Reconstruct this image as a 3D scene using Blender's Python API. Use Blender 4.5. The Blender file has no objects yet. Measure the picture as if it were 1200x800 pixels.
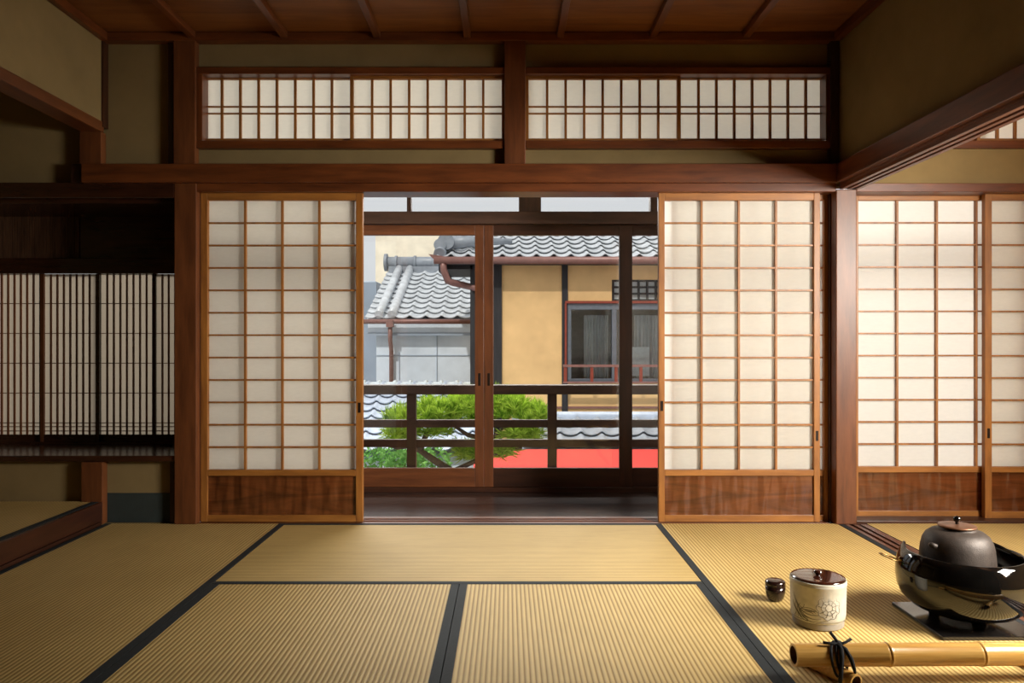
import bpy, math, random
from mathutils import Vector, Matrix
random.seed(7)
PI = math.pi
sc = bpy.context.scene
COL = sc.collection
F = 866.0            # focal length in pixels of the 1200 px wide frame
CX, CY = 594.5, 399.5
EYE = 0.94
W = 3.82             # distance of the screen wall

def X(px, Y): return (px - CX) * Y / F
def Z(py, Y): return EYE + (CY - py) * Y / F
def P(px, py, Y): return Vector((X(px, Y), Y, Z(py, Y)))
def FL(py, z=0.0): return (EYE - z) * F / (py - CY)

def srgb(r, g, b):
    f = lambda c: (c/12.92 if c <= .04045 else ((c+.055)/1.055)**2.4)
    return (f(r/255), f(g/255), f(b/255), 1)

# ---------------------------------------------------------------- materials
class N:
    def __init__(s, name):
        s.m = bpy.data.materials.new(name); s.m.use_nodes = True
        s.t = s.m.node_tree; s.t.nodes.clear()
        s.out = s.n('ShaderNodeOutputMaterial')
    def n(s, kind, **kw):
        o = s.t.nodes.new(kind)
        for k, v in kw.items(): setattr(o, k, v)
        return o
    def l(s, a, b): s.t.links.new(a, b)
    def principled(s, col=None, rough=.5, metal=0., spec=.5, coat=0., coat_rough=.1):
        b = s.n('ShaderNodeBsdfPrincipled')
        if col is not None: b.inputs['Base Color'].default_value = col
        b.inputs['Roughness'].default_value = rough; b.inputs['Metallic'].default_value = metal
        b.inputs['Specular IOR Level'].default_value = spec
        b.inputs['Coat Weight'].default_value = coat; b.inputs['Coat Roughness'].default_value = coat_rough
        s.l(b.outputs[0], s.out.inputs[0]); return b
    def coords(s, scale, kind='Object'):
        c = s.n('ShaderNodeTexCoord'); m = s.n('ShaderNodeMapping'); m.inputs['Scale'].default_value = scale
        s.l(c.outputs[kind], m.inputs[0]); return m.outputs[0]
    def noise(s, vec, scale, detail=4, rough=.55, dist=0.):
        o = s.n('ShaderNodeTexNoise'); o.inputs['Scale'].default_value = scale; o.inputs['Detail'].default_value = detail
        o.inputs['Roughness'].default_value = rough; o.inputs['Distortion'].default_value = dist
        s.l(vec, o.inputs['Vector']); return o.outputs['Fac']
    def ramp(s, fac, stops):
        r = s.n('ShaderNodeValToRGB'); e = r.color_ramp.elements
        e[0].position, e[0].color = stops[0]; e[1].position, e[1].color = stops[-1]
        for p, c in stops[1:-1]:
            k = e.new(p); k.color = c
        s.l(fac, r.inputs[0]); return r.outputs[0]
    def bump(s, h, b, strength=.3, dist=.002):
        o = s.n('ShaderNodeBump'); o.inputs['Strength'].default_value = strength; o.inputs['Distance'].default_value = dist
        s.l(h, o.inputs['Height']); s.l(o.outputs[0], b.inputs['Normal'])

def wood(name, dark, light, axis='x', rough=.42, scale=9, coat=0., swirl=.3, spec=.5):
    k = N(name); b = k.principled(rough=rough, coat=coat, coat_rough=.18, spec=spec)
    sv = {'x': (.12, 1, 1), 'y': (1, .12, 1), 'z': (1, 1, .12)}[axis]
    v = k.coords(sv)
    f = k.noise(v, scale * 3.5, 7, .62, swirl)
    k.l(k.ramp(f, [(.30, dark), (.70, light)]), b.inputs['Base Color'])
    g = k.noise(v, scale * 22, 3, .6)
    k.bump(g, b, .18, .0012); return k.m

def plain(name, col, rough=.5, metal=0., spec=.5, coat=0., coat_rough=.08, var=.12, vscale=20, bump=0.):
    k = N(name); b = k.principled(rough=rough, metal=metal, spec=spec, coat=coat, coat_rough=coat_rough)
    f = k.noise(k.coords((1, 1, 1)), vscale, 5)
    lo = tuple(c*(1-var) for c in col[:3]) + (1,); hi = tuple(min(1, c*(1+var)) for c in col[:3]) + (1,)
    k.l(k.ramp(f, [(.3, lo), (.7, hi)]), b.inputs['Base Color'])
    if bump: k.bump(k.noise(k.coords((1, 1, 1)), vscale*6, 4), b, bump, .002)
    return k.m

def plaster(name, col):
    k = N(name); b = k.principled(rough=.95, spec=.15)
    v = k.coords((1, 1, 1))
    f = k.noise(v, 3.5, 7, .6)
    k.l(k.ramp(f, [(.3, tuple(c*.88 for c in col[:3]) + (1,)), (.7, tuple(c*1.1 for c in col[:3]) + (1,))]), b.inputs['Base Color'])
    k.bump(k.noise(v, 320, 3), b, .25, .001); return k.m

def rush(name, axis):
    k = N(name); b = k.principled(rough=.62, spec=.28)
    c = k.n('ShaderNodeTexCoord'); sp = k.n('ShaderNodeSeparateXYZ'); k.l(c.outputs['Object'], sp.inputs[0])
    across = sp.outputs['X' if axis == 'y' else 'Y']
    mu = k.n('ShaderNodeMath', operation='MULTIPLY'); mu.inputs[1].default_value = 2*PI/.0157; k.l(across, mu.inputs[0])
    si = k.n('ShaderNodeMath', operation='SINE'); k.l(mu.outputs[0], si.inputs[0])
    h = k.n('ShaderNodeMath', operation='MULTIPLY_ADD'); h.inputs[1].default_value = .5; h.inputs[2].default_value = .5; k.l(si.outputs[0], h.inputs[0])
    sv = (70, 9, 70) if axis == 'y' else (9, 70, 70)
    f = k.noise(k.coords(sv), 1.0, 3)
    f2 = k.noise(k.coords((1, 1, 1)), 2.2, 4)
    a = k.ramp(h.outputs[0], [(0, srgb(150, 116, 58)), (.28, srgb(198, 167, 102)), (1, srgb(216, 187, 124))])  # groove shade put into the colour: darker between the ribs
    r2 = k.ramp(f, [(.3, (.90, .90, .88, 1)), (.7, (1, 1, 1, 1))])
    r3 = k.ramp(f2, [(.3, (.9, .89, .86, 1)), (.7, (1, 1, 1, 1))])
    m1 = k.n('ShaderNodeMix', data_type='RGBA', blend_type='MULTIPLY'); m1.inputs['Factor'].default_value = 1
    k.l(a, m1.inputs['A']); k.l(r2, m1.inputs['B'])
    m2 = k.n('ShaderNodeMix', data_type='RGBA', blend_type='MULTIPLY'); m2.inputs['Factor'].default_value = 1
    k.l(m1.outputs['Result'], m2.inputs['A']); k.l(r3, m2.inputs['B'])
    k.l(m2.outputs['Result'], b.inputs['Base Color'])
    k.bump(h.outputs[0], b, .5, .0018); return k.m

def washi(name, col, trans=.55):
    k = N(name)
    f = k.noise(k.coords((1, 1, 3)), 30, 6, .65)
    c = k.ramp(f, [(.3, tuple(x*.95 for x in col[:3]) + (1,)), (.7, col)])
    d = k.n('ShaderNodeBsdfDiffuse'); t = k.n('ShaderNodeBsdfTranslucent'); k.l(c, d.inputs[0]); k.l(c, t.inputs[0])
    m = k.n('ShaderNodeMixShader'); m.inputs[0].default_value = trans
    k.l(d.outputs[0], m.inputs[1]); k.l(t.outputs[0], m.inputs[2]); k.l(m.outputs[0], k.out.inputs[0]); return k.m

def glass(name, tint=(.97, .98, .98, 1), refl=1.0):
    k = N(name)
    t = k.n('ShaderNodeBsdfTransparent'); t.inputs[0].default_value = tint
    g = k.n('ShaderNodeBsdfGlossy'); g.inputs['Roughness'].default_value = .01
    fr = k.n('ShaderNodeFresnel'); fr.inputs[0].default_value = 1.45
    m = k.n('ShaderNodeMixShader'); k.l(fr.outputs[0], m.inputs[0]); k.l(t.outputs[0], m.inputs[1]); k.l(g.outputs[0], m.inputs[2])
    k.l(m.outputs[0], k.out.inputs[0]); return k.m

def leafmat(name, c1, c2):
    k = N(name)
    f = k.noise(k.coords((1, 1, 1)), 14, 3)
    c = k.ramp(f, [(.35, c1), (.65, c2)])
    d = k.n('ShaderNodeBsdfDiffuse'); t = k.n('ShaderNodeBsdfTranslucent'); k.l(c, d.inputs[0]); k.l(c, t.inputs[0])
    m = k.n('ShaderNodeMixShader'); m.inputs[0].default_value = .28
    k.l(d.outputs[0], m.inputs[1]); k.l(t.outputs[0], m.inputs[2]); k.l(m.outputs[0], k.out.inputs[0]); return k.m

M = {}
for ax in 'xyz':
    M['beam'+ax] = wood('red_brown_beam_'+ax, srgb(74, 37, 16), srgb(118, 64, 30), ax, .38, 7)
    M['frame'+ax] = wood('amber_screen_wood_'+ax, srgb(122, 74, 30), srgb(170, 112, 50), ax, .45, 9)
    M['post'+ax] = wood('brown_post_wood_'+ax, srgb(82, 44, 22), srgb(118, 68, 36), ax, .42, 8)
    M['dark'+ax] = wood('dark_stained_or_shaded_wood_'+ax, srgb(46, 24, 14), srgb(72, 40, 24), ax, .4, 8)  # also used where door frames are coloured as shaded
    M['ext'+ax] = wood('weathered_dark_timber_'+ax, srgb(52, 34, 26), srgb(84, 56, 42), ax, .5, 8)
M['ceil'] = wood('cedar_ceiling_board', srgb(104, 60, 26), srgb(142, 88, 42), 'x', .5, 4, swirl=.8)
M['koshi'] = wood('polished_burl_board', srgb(66, 32, 14), srgb(126, 70, 34), 'x', .2, 3, coat=.5, swirl=1.4)
_m = M['koshi'].node_tree; _b = next(n_ for n_ in _m.nodes if n_.type == 'BSDF_PRINCIPLED'); _b0 = next(n_ for n_ in _m.nodes if n_.type == 'BUMP')
_nz = _m.nodes.new('ShaderNodeTexNoise'); _nz.inputs['Scale'].default_value = 1.0; _nz.inputs['Detail'].default_value = 1.5
_mp = _m.nodes.new('ShaderNodeMapping'); _mp.inputs['Scale'].default_value = (13, 1, 4); _tc = _m.nodes.new('ShaderNodeTexCoord')
_m.links.new(_tc.outputs['Object'], _mp.inputs[0]); _m.links.new(_mp.outputs[0], _nz.inputs['Vector'])
_b1 = _m.nodes.new('ShaderNodeBump'); _b1.inputs['Strength'].default_value = 1.0; _b1.inputs['Distance'].default_value = .03
_m.links.new(_nz.outputs['Fac'], _b1.inputs['Height']); _m.links.new(_b0.outputs[0], _b1.inputs['Normal']); _m.links.new(_b1.outputs[0], _b.inputs['Normal'])
_b.inputs['Coat Roughness'].default_value = .22
M['deck'] = wood('dark_polished_floorboard', srgb(44, 34, 32), srgb(70, 56, 52), 'x', .24, 7, coat=.2)
M['kamachi'] = wood('lacquered_step_wood', srgb(46, 24, 16), srgb(72, 38, 25), 'y', .3, 7)
M['sill'] = wood('track_sill_wood', srgb(70, 38, 24), srgb(106, 62, 40), 'y', .35, 8)
M['plaster'] = plaster('olive_earth_plaster', srgb(134, 114, 77))
M['navy'] = plain('dark_teal_wall_paper', srgb(44, 52, 50), .8)
M['rushy'] = rush('woven_rush_lengthwise', 'y'); M['rushx'] = rush('woven_rush_crosswise', 'x')
M['heri'] = plain('black_cloth_border', srgb(34, 38, 40), .8, vscale=120, var=.25, spec=.3)
M['paper'] = washi('shoji_paper', (.86, .835, .77, 1))
M['transompaper'] = washi('dense_transom_paper', (.80, .755, .65, 1), .35)
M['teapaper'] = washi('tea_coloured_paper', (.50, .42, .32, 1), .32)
M['glass'] = glass('window_glass')
M['iron'] = plain('cast_iron', srgb(60, 51, 45), .5, .3, vscale=60, var=.25, bump=.5)
M['iron_lid'] = plain('bronze_lid_metal', srgb(112, 78, 58), .4, .6, vscale=30, var=.25, bump=.15)
M['lacquer'] = plain('black_lacquer_glaze', srgb(10, 9, 8), .06, 0, .45, coat=.15, coat_rough=.03, var=.2)
M['board'] = plain('black_lacquer_board', srgb(22, 19, 18), .12, 0, .5, coat=.5)
M['ash'] = plain('grey_ash', srgb(130, 124, 116), .95, bump=.6)
M['brass'] = plain('aged_brass', srgb(150, 116, 70), .35, .9)
M['ceramic'] = plain('grey_white_stoneware', srgb(184, 179, 164), .4, 0, .4, coat=.25, coat_rough=.25, vscale=45, var=.1)
M['ceramic_dark'] = plain('unglazed_grey_foot', srgb(140, 132, 118), .7, vscale=60)
M['incised'] = plain('grey_incised_line', srgb(92, 86, 76), .6)
M['urushi'] = plain('dark_brown_lacquer', srgb(46, 20, 12), .1, 0, .55, coat=.8, coat_rough=.04)
M['caddy'] = plain('near_black_lacquer', srgb(30, 16, 12), .16, 0, .5, coat=.6)
M['cord'] = plain('black_hemp_cord', srgb(20, 19, 20), .8, vscale=300, var=.4, bump=.6)
M['pull'] = plain('blackened_metal_pull', srgb(40, 28, 20), .4, .5)
k = N('yellow_bamboo'); b = k.principled(rough=.3, coat=.3, coat_rough=.2)
f = k.noise(k.coords((1.5, 40, 40)), 3, 6)
k.l(k.ramp(f, [(.3, srgb(190, 138, 62)), (.7, srgb(222, 176, 98))]), b.inputs['Base Color']); M['bamboo'] = k.m
M['bamboo_in'] = plain('bamboo_inside', srgb(110, 70, 34), .8)
M['tile'] = plain('grey_roof_tile', srgb(206, 210, 214), .36, 0, .5, vscale=9, var=.22)
M['tile2'] = plain('pale_blue_roof_tile', srgb(178, 188, 204), .4, 0, .5, vscale=9, var=.15)
M['tile3'] = plain('mid_grey_roof_tile', srgb(140, 146, 154), .42, 0, .5, vscale=9, var=.2)
M['ochre'] = plaster('ochre_house_plaster', srgb(222, 184, 130))
M['palewall'] = plaster('pale_grey_render', srgb(216, 226, 236))
M['cream'] = plaster('cream_render', srgb(250, 238, 214))
M['bluegrey'] = plain('blue_grey_cladding', srgb(150, 162, 176), .6, vscale=2)
M['blackwood'] = wood('charred_black_boarding', srgb(26, 24, 26), srgb(48, 46, 48), 'z', .7, 8)
M['gutter'] = plain('brown_copper_gutter', srgb(136, 96, 88), .45, .1)
M['rust'] = plain('rust_red_metal', srgb(136, 60, 44), .5, .1)
M['alu'] = plain('blue_grey_aluminium', srgb(112, 118, 126), .4, .3)
M['room'] = plain('dim_room_lining', srgb(150, 152, 150), .9)
M['curtain'] = plain('white_net_curtain', srgb(196, 200, 200), .9, vscale=8)
M['white'] = plain('white_board', srgb(228, 236, 238), .6)
M['red'] = plain('red_canvas', srgb(192, 56, 48), .75, vscale=6, var=.05)
M['bark'] = plain('pine_bark', srgb(78, 60, 48), .9, vscale=40, var=.4, bump=.8)
M['needle'] = leafmat('pine_needles', srgb(96, 136, 36), srgb(196, 222, 88))
M['leaf'] = leafmat('blue_green_leaves', srgb(74, 128, 62), srgb(128, 176, 96))
M['ground'] = plain('grey_ground', srgb(120, 118, 112), .9)
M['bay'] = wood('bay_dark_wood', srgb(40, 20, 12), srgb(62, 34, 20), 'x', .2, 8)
M['reed'] = wood('dark_reed', srgb(60, 38, 26), srgb(104, 72, 50), 'z', .5, 20)

# ---------------------------------------------------------------- mesh builder
BASE = {}
class B:
    def __init__(s): s.v = []; s.f = []; s.s = []
    def add(s, vs, fs, smooth=False):
        o = len(s.v); s.v += [Vector(p) for p in vs]; s.f += [tuple(i+o for i in q) for q in fs]; s.s += [smooth]*len(fs); return s
    def box(s, x0, x1, y0, y1, z0, z1):
        x0, x1 = sorted((x0, x1)); y0, y1 = sorted((y0, y1)); z0, z1 = sorted((z0, z1))
        vs = [(x, y, z) for z in (z0, z1) for y in (y0, y1) for x in (x0, x1)]
        return s.add(vs, [(0, 2, 3, 1), (4, 5, 7, 6), (0, 1, 5, 4), (2, 6, 7, 3), (0, 4, 6, 2), (1, 3, 7, 5)])
    def quad(s, a, b, c, d): return s.add([a, b, c, d], [(0, 1, 2, 3)])
    def tube(s, pts, r, n=12, caps=True):
        pts = [Vector(p) for p in pts]; m = len(pts)
        rs = r if isinstance(r, (list, tuple)) else [r]*m
        vs = []; up = None
        for i, p in enumerate(pts):
            t = (pts[min(i+1, m-1)] - pts[max(i-1, 0)]).normalized()
            if up is None:
                up = Vector((0, 0, 1)) if abs(t.z) < .9 else Vector((0, 1, 0))
            a = t.cross(up).normalized(); up = a.cross(t).normalized()
            for j in range(n):
                th = 2*PI*j/n; vs.append(p + (a*math.cos(th) + up*math.sin(th))*rs[i])
        fs = [(i*n+j, i*n+(j+1) % n, (i+1)*n+(j+1) % n, (i+1)*n+j) for i in range(m-1) for j in range(n)]
        s.add(vs, fs, True)
        if caps:
            o = len(s.v) - len(vs)
            s.f += [tuple(o+j for j in reversed(range(n))), tuple(o+(m-1)*n+j for j in range(n))]; s.s += [False, False]
        return s
    def lathe(s, prof, c, n=64, hfun=None):
        vs = []; c = Vector(c)
        for i, (r, z) in enumerate(prof):
            for j in range(n):
                th = 2*PI*j/n; zz = z + (hfun(i, th) if hfun else 0)
                vs.append(c + Vector((r*math.cos(th), r*math.sin(th), zz)))
        m = len(prof)
        s.add(vs, [(i*n+j, i*n+(j+1) % n, (i+1)*n+(j+1) % n, (i+1)*n+j) for i in range(m-1) for j in range(n)], True)
        return s
    def ball(s, c, rx, ry, rz, n=16, m=10):
        return s.lathe_e(c, rx, ry, rz, n, m)
    def lathe_e(s, c, rx, ry, rz, n, m):
        c = Vector(c); vs = []
        for i in range(m+1):
            a = -PI/2 + PI*i/m
            for j in range(n):
                th = 2*PI*j/n; vs.append(c + Vector((rx*math.cos(a)*math.cos(th), ry*math.cos(a)*math.sin(th), rz*math.sin(a))))
        return s.add(vs, [(i*n+j, i*n+(j+1) % n, (i+1)*n+(j+1) % n, (i+1)*n+j) for i in range(m) for j in range(n)], True)
    def build(s, name, mat, parent=None, bevel=0.):
        if parent is not None: L = BASE[parent.name]
        else:
            xs = [p.x for p in s.v]; ys = [p.y for p in s.v]; zs = [p.z for p in s.v]
            L = Vector(((min(xs)+max(xs))/2, (min(ys)+max(ys))/2, min(zs)))
        me = bpy.data.meshes.new(name)
        me.from_pydata([tuple(p - L) for p in s.v], [], s.f); me.validate()
        me.polygons.foreach_set('use_smooth', s.s[:len(me.polygons)]) if len(me.polygons) == len(s.s) else None
        me.materials.append(M[mat] if isinstance(mat, str) else mat)
        o = bpy.data.objects.new(name, me); COL.objects.link(o)
        if parent is not None: o.parent = parent
        else: o.location = L
        BASE[o.name] = L
        if bevel:
            md = o.modifiers.new('bevel', 'BEVEL'); md.width = bevel; md.segments = 2; md.limit_method = 'ANGLE'; md.angle_limit = .7
        return o

def thing(name, label, cat, loc, group=None):
    o = bpy.data.objects.new(name, None); COL.objects.link(o); o.location = loc; o.empty_display_size = .1
    o['label'] = label; o['category'] = cat
    if group: o['group'] = group
    BASE[o.name] = Vector(loc); return o
def tag(o, label, cat, group=None):
    o['label'] = label; o['category'] = cat
    if group: o['group'] = group
    return o
def struct(o, label=None, cat=None):
    o['kind'] = 'structure'
    if label: o['label'] = label
    if cat: o['category'] = cat
    return o
TR = [0]
def trim(b, mat, label, bevel=.003):
    TR[0] += 1
    return struct(b.build('trim_%d' % TR[0], mat, None, bevel), label, 'timber')

CEIL = 2.53
# ---------------------------------------------------------------- room shell
bx = B().box(-3.3, 4.4, -2.7, 3.97, -.12, -.052)
struct(bx.build('floor', 'dark'+'x'), 'dark underfloor beneath the straw mats', 'floor')
# ceiling with boards and battens
ce = B()
nb = 14
for i in range(nb):
    y0 = -2.7 + i*6.6/nb
    ce.box(-3.3, 4.4, y0+.001, y0+6.6/nb-.001, CEIL + .002*(i % 2), CEIL+.03)
ceil = struct(ce.build('ceiling', 'ceil'), 'brown cedar board ceiling with thin battens', 'ceiling')
for px in (228, 335, 443, 548, 656, 764, 872):
    x = X(px, W); B().box(x-.018, x+.018, -2.7, 3.79, CEIL-.034, CEIL-.001).build('batten', 'beamy', ceil, .003)

# back plaster wall, built around the openings
w = B(); yf, yb = 3.85, 3.92
def wz(py): return Z(py, W)
def wx(px): return X(px, W)
w.box(-3.3, wx(234), yf, yb, wz(212), CEIL)                        # left of the transoms
w.box(wx(234), wx(980), yf, yb, wz(82), 2.75)                      # over the transoms
w.box(wx(234), wx(980), yf, yb, wz(213), wz(169))                  # under them
w.box(wx(588), wx(618), yf, yb, wz(169), wz(82))
w.box(-3.3, wx(214), yf, yb, -.05, wz(535))                        # below the bay shelf
w.box(-3.3, -2.75, yf, yb, wz(535), wz(212))
w.box(wx(980), wx(1135), yf, yb, wz(216), CEIL)                    # next room
w.box(wx(980), 4.4, yf, yb, CEIL, 2.75); w.box(wx(1135), 4.4, yf, yb, wz(82), CEIL); w.box(-3.3, wx(234), yf, yb, CEIL, 2.75)
w.box(wx(1135), 4.4, yf, yb, wz(216), wz(168))
w.box(2.95, 4.4, yf, yb, -.05, wz(216))
struct(w.build('wall_back', 'plaster'), 'olive earth plaster wall around the screens and transoms', 'wall')
B().box(wx(122), wx(199), 3.845, yf-.0005, 0, Z(577, 3.845)).build('trim_dado', 'navy')
o = bpy.data.objects['trim_dado']; o.name = 'baseboard_back'; struct(o, 'dark teal paper band along the foot of the plaster wall', 'baseboard')

XL = X(121, W)      # plane of the left wall
wl = B()
wl.box(XL-.10, XL, -2.7, 3.82, 2.072, CEIL)
wl.box(XL-.10, XL, -2.7, 1.75, -.05, 2.072)
struct(wl.build('wall_left', 'plaster'), 'plaster wall over the opening of the raised alcove', 'wall')
al = B().box(-3.3, -3.2, 1.65, 3.85, .05, CEIL).box(-3.3, XL-.1, 1.65, 1.75, .05, CEIL)
struct(al.build('wall_alcove', 'plaster'), 'plaster walls inside the raised alcove', 'wall')
XR = X(983, W)
wr = B().box(XR, XR+.09, -2.7, 3.82, 1.85, CEIL)
struct(wr.build('wall_right', 'plaster'), 'dark plaster wall over the opening to the next room', 'wall')
fr = B().box(-3.3, 4.4, -2.8, -2.7, -.1, CEIL)
struct(fr.build('wall_front', 'darkx'), 'dark boarded wall behind the viewer', 'wall')
blocker_ = B().box(XR+.03, XR+.05, -2.7, 1.84, 0.002, 1.722)  # out-of-view panel added to block window light from the left mats
struct(blocker_.build('wall_light_blocker', 'darkz'), 'unseen dark panel added to keep the side light off the left mats', 'wall')
# next room's far side wall with a wide window that lights both rooms
sw = B(); SX = 2.95
sw.box(SX, SX+.1, -2.7, .8, -.05, CEIL); sw.box(SX, SX+.1, 2.1, 3.85, -.05, CEIL)
sw.box(SX, SX+.1, .8, 2.1, -.05, 1.02); sw.box(SX, SX+.1, .8, 2.1, 1.95, CEIL)
struct(sw.build('wall_side', 'plaster'), 'side wall of the next room with a wide window', 'wall')

wb_ = B()
for i in range(5): wb_.box(SX-.03, SX-.01+.02, .8+i*.325-.012, .8+i*.325+.012, 1.02, 1.95)
for z in (1.02, 1.33, 1.64, 1.95): wb_.box(SX-.028, SX, .8, 2.1, z-.01, z+.01)
struct(wb_.build('window_1', 'framez'), 'wooden lattice of the side window', 'window')
# ---------------------------------------------------------------- timber trim
def hb(px0, px1, py0, py1, y0, y1, mat, label, Yc=None, bevel=.003):
    Yc = Yc or y0
    return trim(B().box(X(px0, Yc), X(px1, Yc), y0, y1, Z(py1, Yc), Z(py0, Yc)), mat, label, bevel)
hb(95, 983, 191, 213, 3.77, 3.849, 'beamx', 'long red brown rail above the paper screens')
hb(83, 95, 191, 213, 3.795, 3.849, 'darkx', 'dark end block of the long rail')
hb(230, 980, 214, 224, 3.805, 3.96, 'beamx', 'grooved lintel directly over the paper screens')
trim(B().box(X(204, 3.8), X(230, 3.8), 3.80, 3.96, 0, Z(213, 3.8)), 'postz', 'broad brown pillar beside the left paper screen', .004)
trim(B().box(X(203, 3.8), X(229, 3.8), 3.80, 3.849, Z(191, 3.77), CEIL), 'postz', 'brown pillar above the long rail at the left', .004)
hb(197, 203, 47, 191, 3.82, 3.849, 'darkz', 'thin dark strip beside the upper left pillar', bevel=.001)
hb(199, 204, 540, 612, 3.83, 3.849, 'darkz', 'thin dark strip beside the foot of the left pillar', bevel=.001)
trim(B().box(X(591, 3.8), X(616, 3.8), 3.80, 3.849, Z(191, 3.77), CEIL), 'postz', 'short pillar between the two transom windows', .004)
trim(B().box(X(980, 3.8), X(1004, 3.8), 3.80, 3.96, 0, 1.722), 'postz', 'red brown corner pillar between the two rooms', .004)
hb(972.5, 980, 224, 611, 3.86, 3.955, 'darkz', 'dark strip in the gap beside the corner pillar', bevel=.001)  # dark strip placed in the gap between screen and pillar
hb(974, 983, 47, 191, 3.80, 3.849, 'darkz', 'dark strip in the upper right corner', bevel=.001)
hb(114, 121, 45, 148, 3.80, 3.849, 'darkz', 'thin dark corner strip above the alcove', bevel=.001)
trim(B().box(X(93, 3.8), X(118.5, 3.8), 3.80, 3.849, Z(191, 3.77), 2.02), 'postz', 'short post below the alcove beam', .003)
trim(B().box(X(95, 3.8), X(120, 3.8), 3.80, 3.849, 0, Z(541, 3.8)), 'postz', 'short post below the bay shelf', .003)
# transom frames
hb(230, 591, 78, 86, 3.812, 3.92, 'beamx', 'upper track of the left transom')
hb(230, 591, 164, 173, 3.812, 3.92, 'beamx', 'lower track of the left transom')
hb(230, 237, 86, 164, 3.815, 3.92, 'beamz', 'left jamb of the left transom')
hb(616, 976, 78, 86, 3.812, 3.92, 'beamx', 'upper track of the right transom')
hb(616, 976, 164, 173, 3.812, 3.92, 'beamx', 'lower track of the right transom')
hb(968, 976, 86, 164, 3.815, 3.92, 'beamz', 'right jamb of the right transom')
hb(1120, 1420, 164, 173, 3.83, 3.92, 'beamx', 'lower track of the transom in the next room')
hb(1120, 1420, 78, 86, 3.83, 3.92, 'beamx', 'upper track of the transom in the next room')
hb(1004, 1420, 214, 224, 3.82, 3.99, 'beamx', 'lintel over the paper screens of the next room')
# crown strips
trim(B().box(XL, XR, 3.792, 3.849, CEIL-.045, CEIL-.001), 'beamx', 'ceiling strip along the screen wall')
trim(B().box(XL, XL+.035, -2.7, 3.80, CEIL-.045, CEIL-.001), 'beamy', 'ceiling strip above the alcove wall')
trim(B().box(XR-.035, XR, -2.7, 3.80, CEIL-.045, CEIL-.001), 'beamy', 'ceiling strip above the dark side wall')
# alcove beam and step
trim(B().box(XL-.105, XL+.005, 1.75, 3.82, 2.018, 2.072), 'posty', 'slanting-seen brown beam across the top of the alcove', .004)
STEP = .115
trim(B().box(XL-.012, XL+.008, 1.75, 3.80, .018, STEP).box(XL-.07, XL-.012, 1.75, 3.80, .018, STEP-.032), 'kamachi', 'dark lacquered front of the raised alcove floor', .004)
trim(B().box(XL-.07, XL+.004, 1.75, 3.80, -.05, .014), 'darky', 'dark footing under the alcove step', .002)
af = B().box(-3.2, XL-.07, 1.75, 3.85, .02, STEP-.03)
struct(af.build('floor_alcove', 'darky'), 'raised alcove floor', 'floor')
# side opening: nageshi, kamoi with grooves, floor track
trim(B().box(XR-.035, XR+.0, -2.7, 3.768, 1.752, 1.848), 'beamy', 'rail along the opening to the next room', .004)
kb = B(); z0 = 1.722
kb.box(XR-.005, XR+.095, -2.7, 3.80, z0+.018, 1.849)
for a, c in ((-.005, .018), (.035, .055), (.072, .095)): kb.box(XR+a, XR+c, -2.7, 3.80, z0, z0+.018)
trim(kb, 'beamy', 'grooved lintel along the opening to the next room', .002)
fs = B(); fx = 1.735
fs.box(fx, 1.85, -2.7, 3.80, -.05, -.006)
for a, c in ((0, .022), (.040, .062), (.080, .115)): fs.box(fx+a, fx+c, -2.7, 3.80, -.006, .001)
trim(fs, 'sill', 'grooved dark floor track between the two rooms', .002)
fs = B().box(wx(230), wx(972), 3.822, 3.97, -.05, -.004)
for a, c in ((.0, .02), (.056, .062), (.100, .148)): fs.box(wx(230), wx(972), 3.822+a, 3.822+c, -.004, .001)
trim(fs, 'beamx', 'floor track under the paper screens', .001)
trim(B().box(wx(1004), 4.3, 3.822, 3.99, -.05, .012), 'darkx', 'floor track under the next room screens', .002)

# ---------------------------------------------------------------- tatami
def mat(x0, x1, y0, y1, axis, label, z=0., t=.05, group='straw mats on the floor', bw=.03, sides='ab'):
    g = .0015
    x0 += g; x1 -= g; y0 += g; y1 -= g
    th = thing('tatami_mat', label, 'floor mat', ((x0+x1)/2, (y0+y1)/2, z-t), group)
    b = B().box(x0, x1, y0, y1, z-t, z-.0005)
    top = b.build('rush_surface', 'rush'+axis, th)
    if axis == 'y':
        B().box(x0-.0003, x0+bw, y0, y1, z-t+.002, z+.0012).build('cloth_border', 'heri', th, .0008)
        B().box(x1-bw, x1+.0003, y0, y1, z-t+.002, z+.0012).build('cloth_border', 'heri', th, .0008)
    else:
        B().box(x0, x1, y0-.0003, y0+bw, z-t+.002, z+.0012).build('cloth_border', 'heri', th, .0008)
        B().box(x0, x1, y1-bw, y1+.0003, z-t+.002, z+.0012).build('cloth_border', 'heri', th, .0008)
    return th
xa, xb = X(334.5, 3.82), X(767.5, 3.82); xm = (X(529.2, 2.865)+X(547.3, 2.865))/2
ys = 2.865
mat(XL+.012, xa, 1.91, 3.82, 'y', 'shaded straw mat along the alcove step')
mat(xa, xb, ys, 3.82, 'x', 'straw mat lying crosswise before the open screens')
mat(xa, xm, .955, ys, 'y', 'straw mat on the alcove side of the black centre seam')
mat(xm, xb, .955, ys, 'y', 'straw mat on the jar side of the black centre seam')
mat(xb, fx, 1.91, 3.82, 'y', 'bright straw mat under the jar, kettle and bamboo pole')
mat(1.852, 2.807, 1.91, 3.82, 'y', 'straw mat of the next room behind the kettle', bw=.002)
mat(XL+.012, xa, 0, 1.91, 'y', 'straw mat nearer the viewer on the alcove side')
mat(xb, fx, 0, 1.91, 'y', 'straw mat nearer the viewer on the kettle side')
mat(xa, xb, 0, .955, 'x', 'straw mat under the viewer')
mat(1.852, 2.807, 0, 1.91, 'y', 'straw mat of the next room nearer the viewer', bw=.002)
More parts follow.
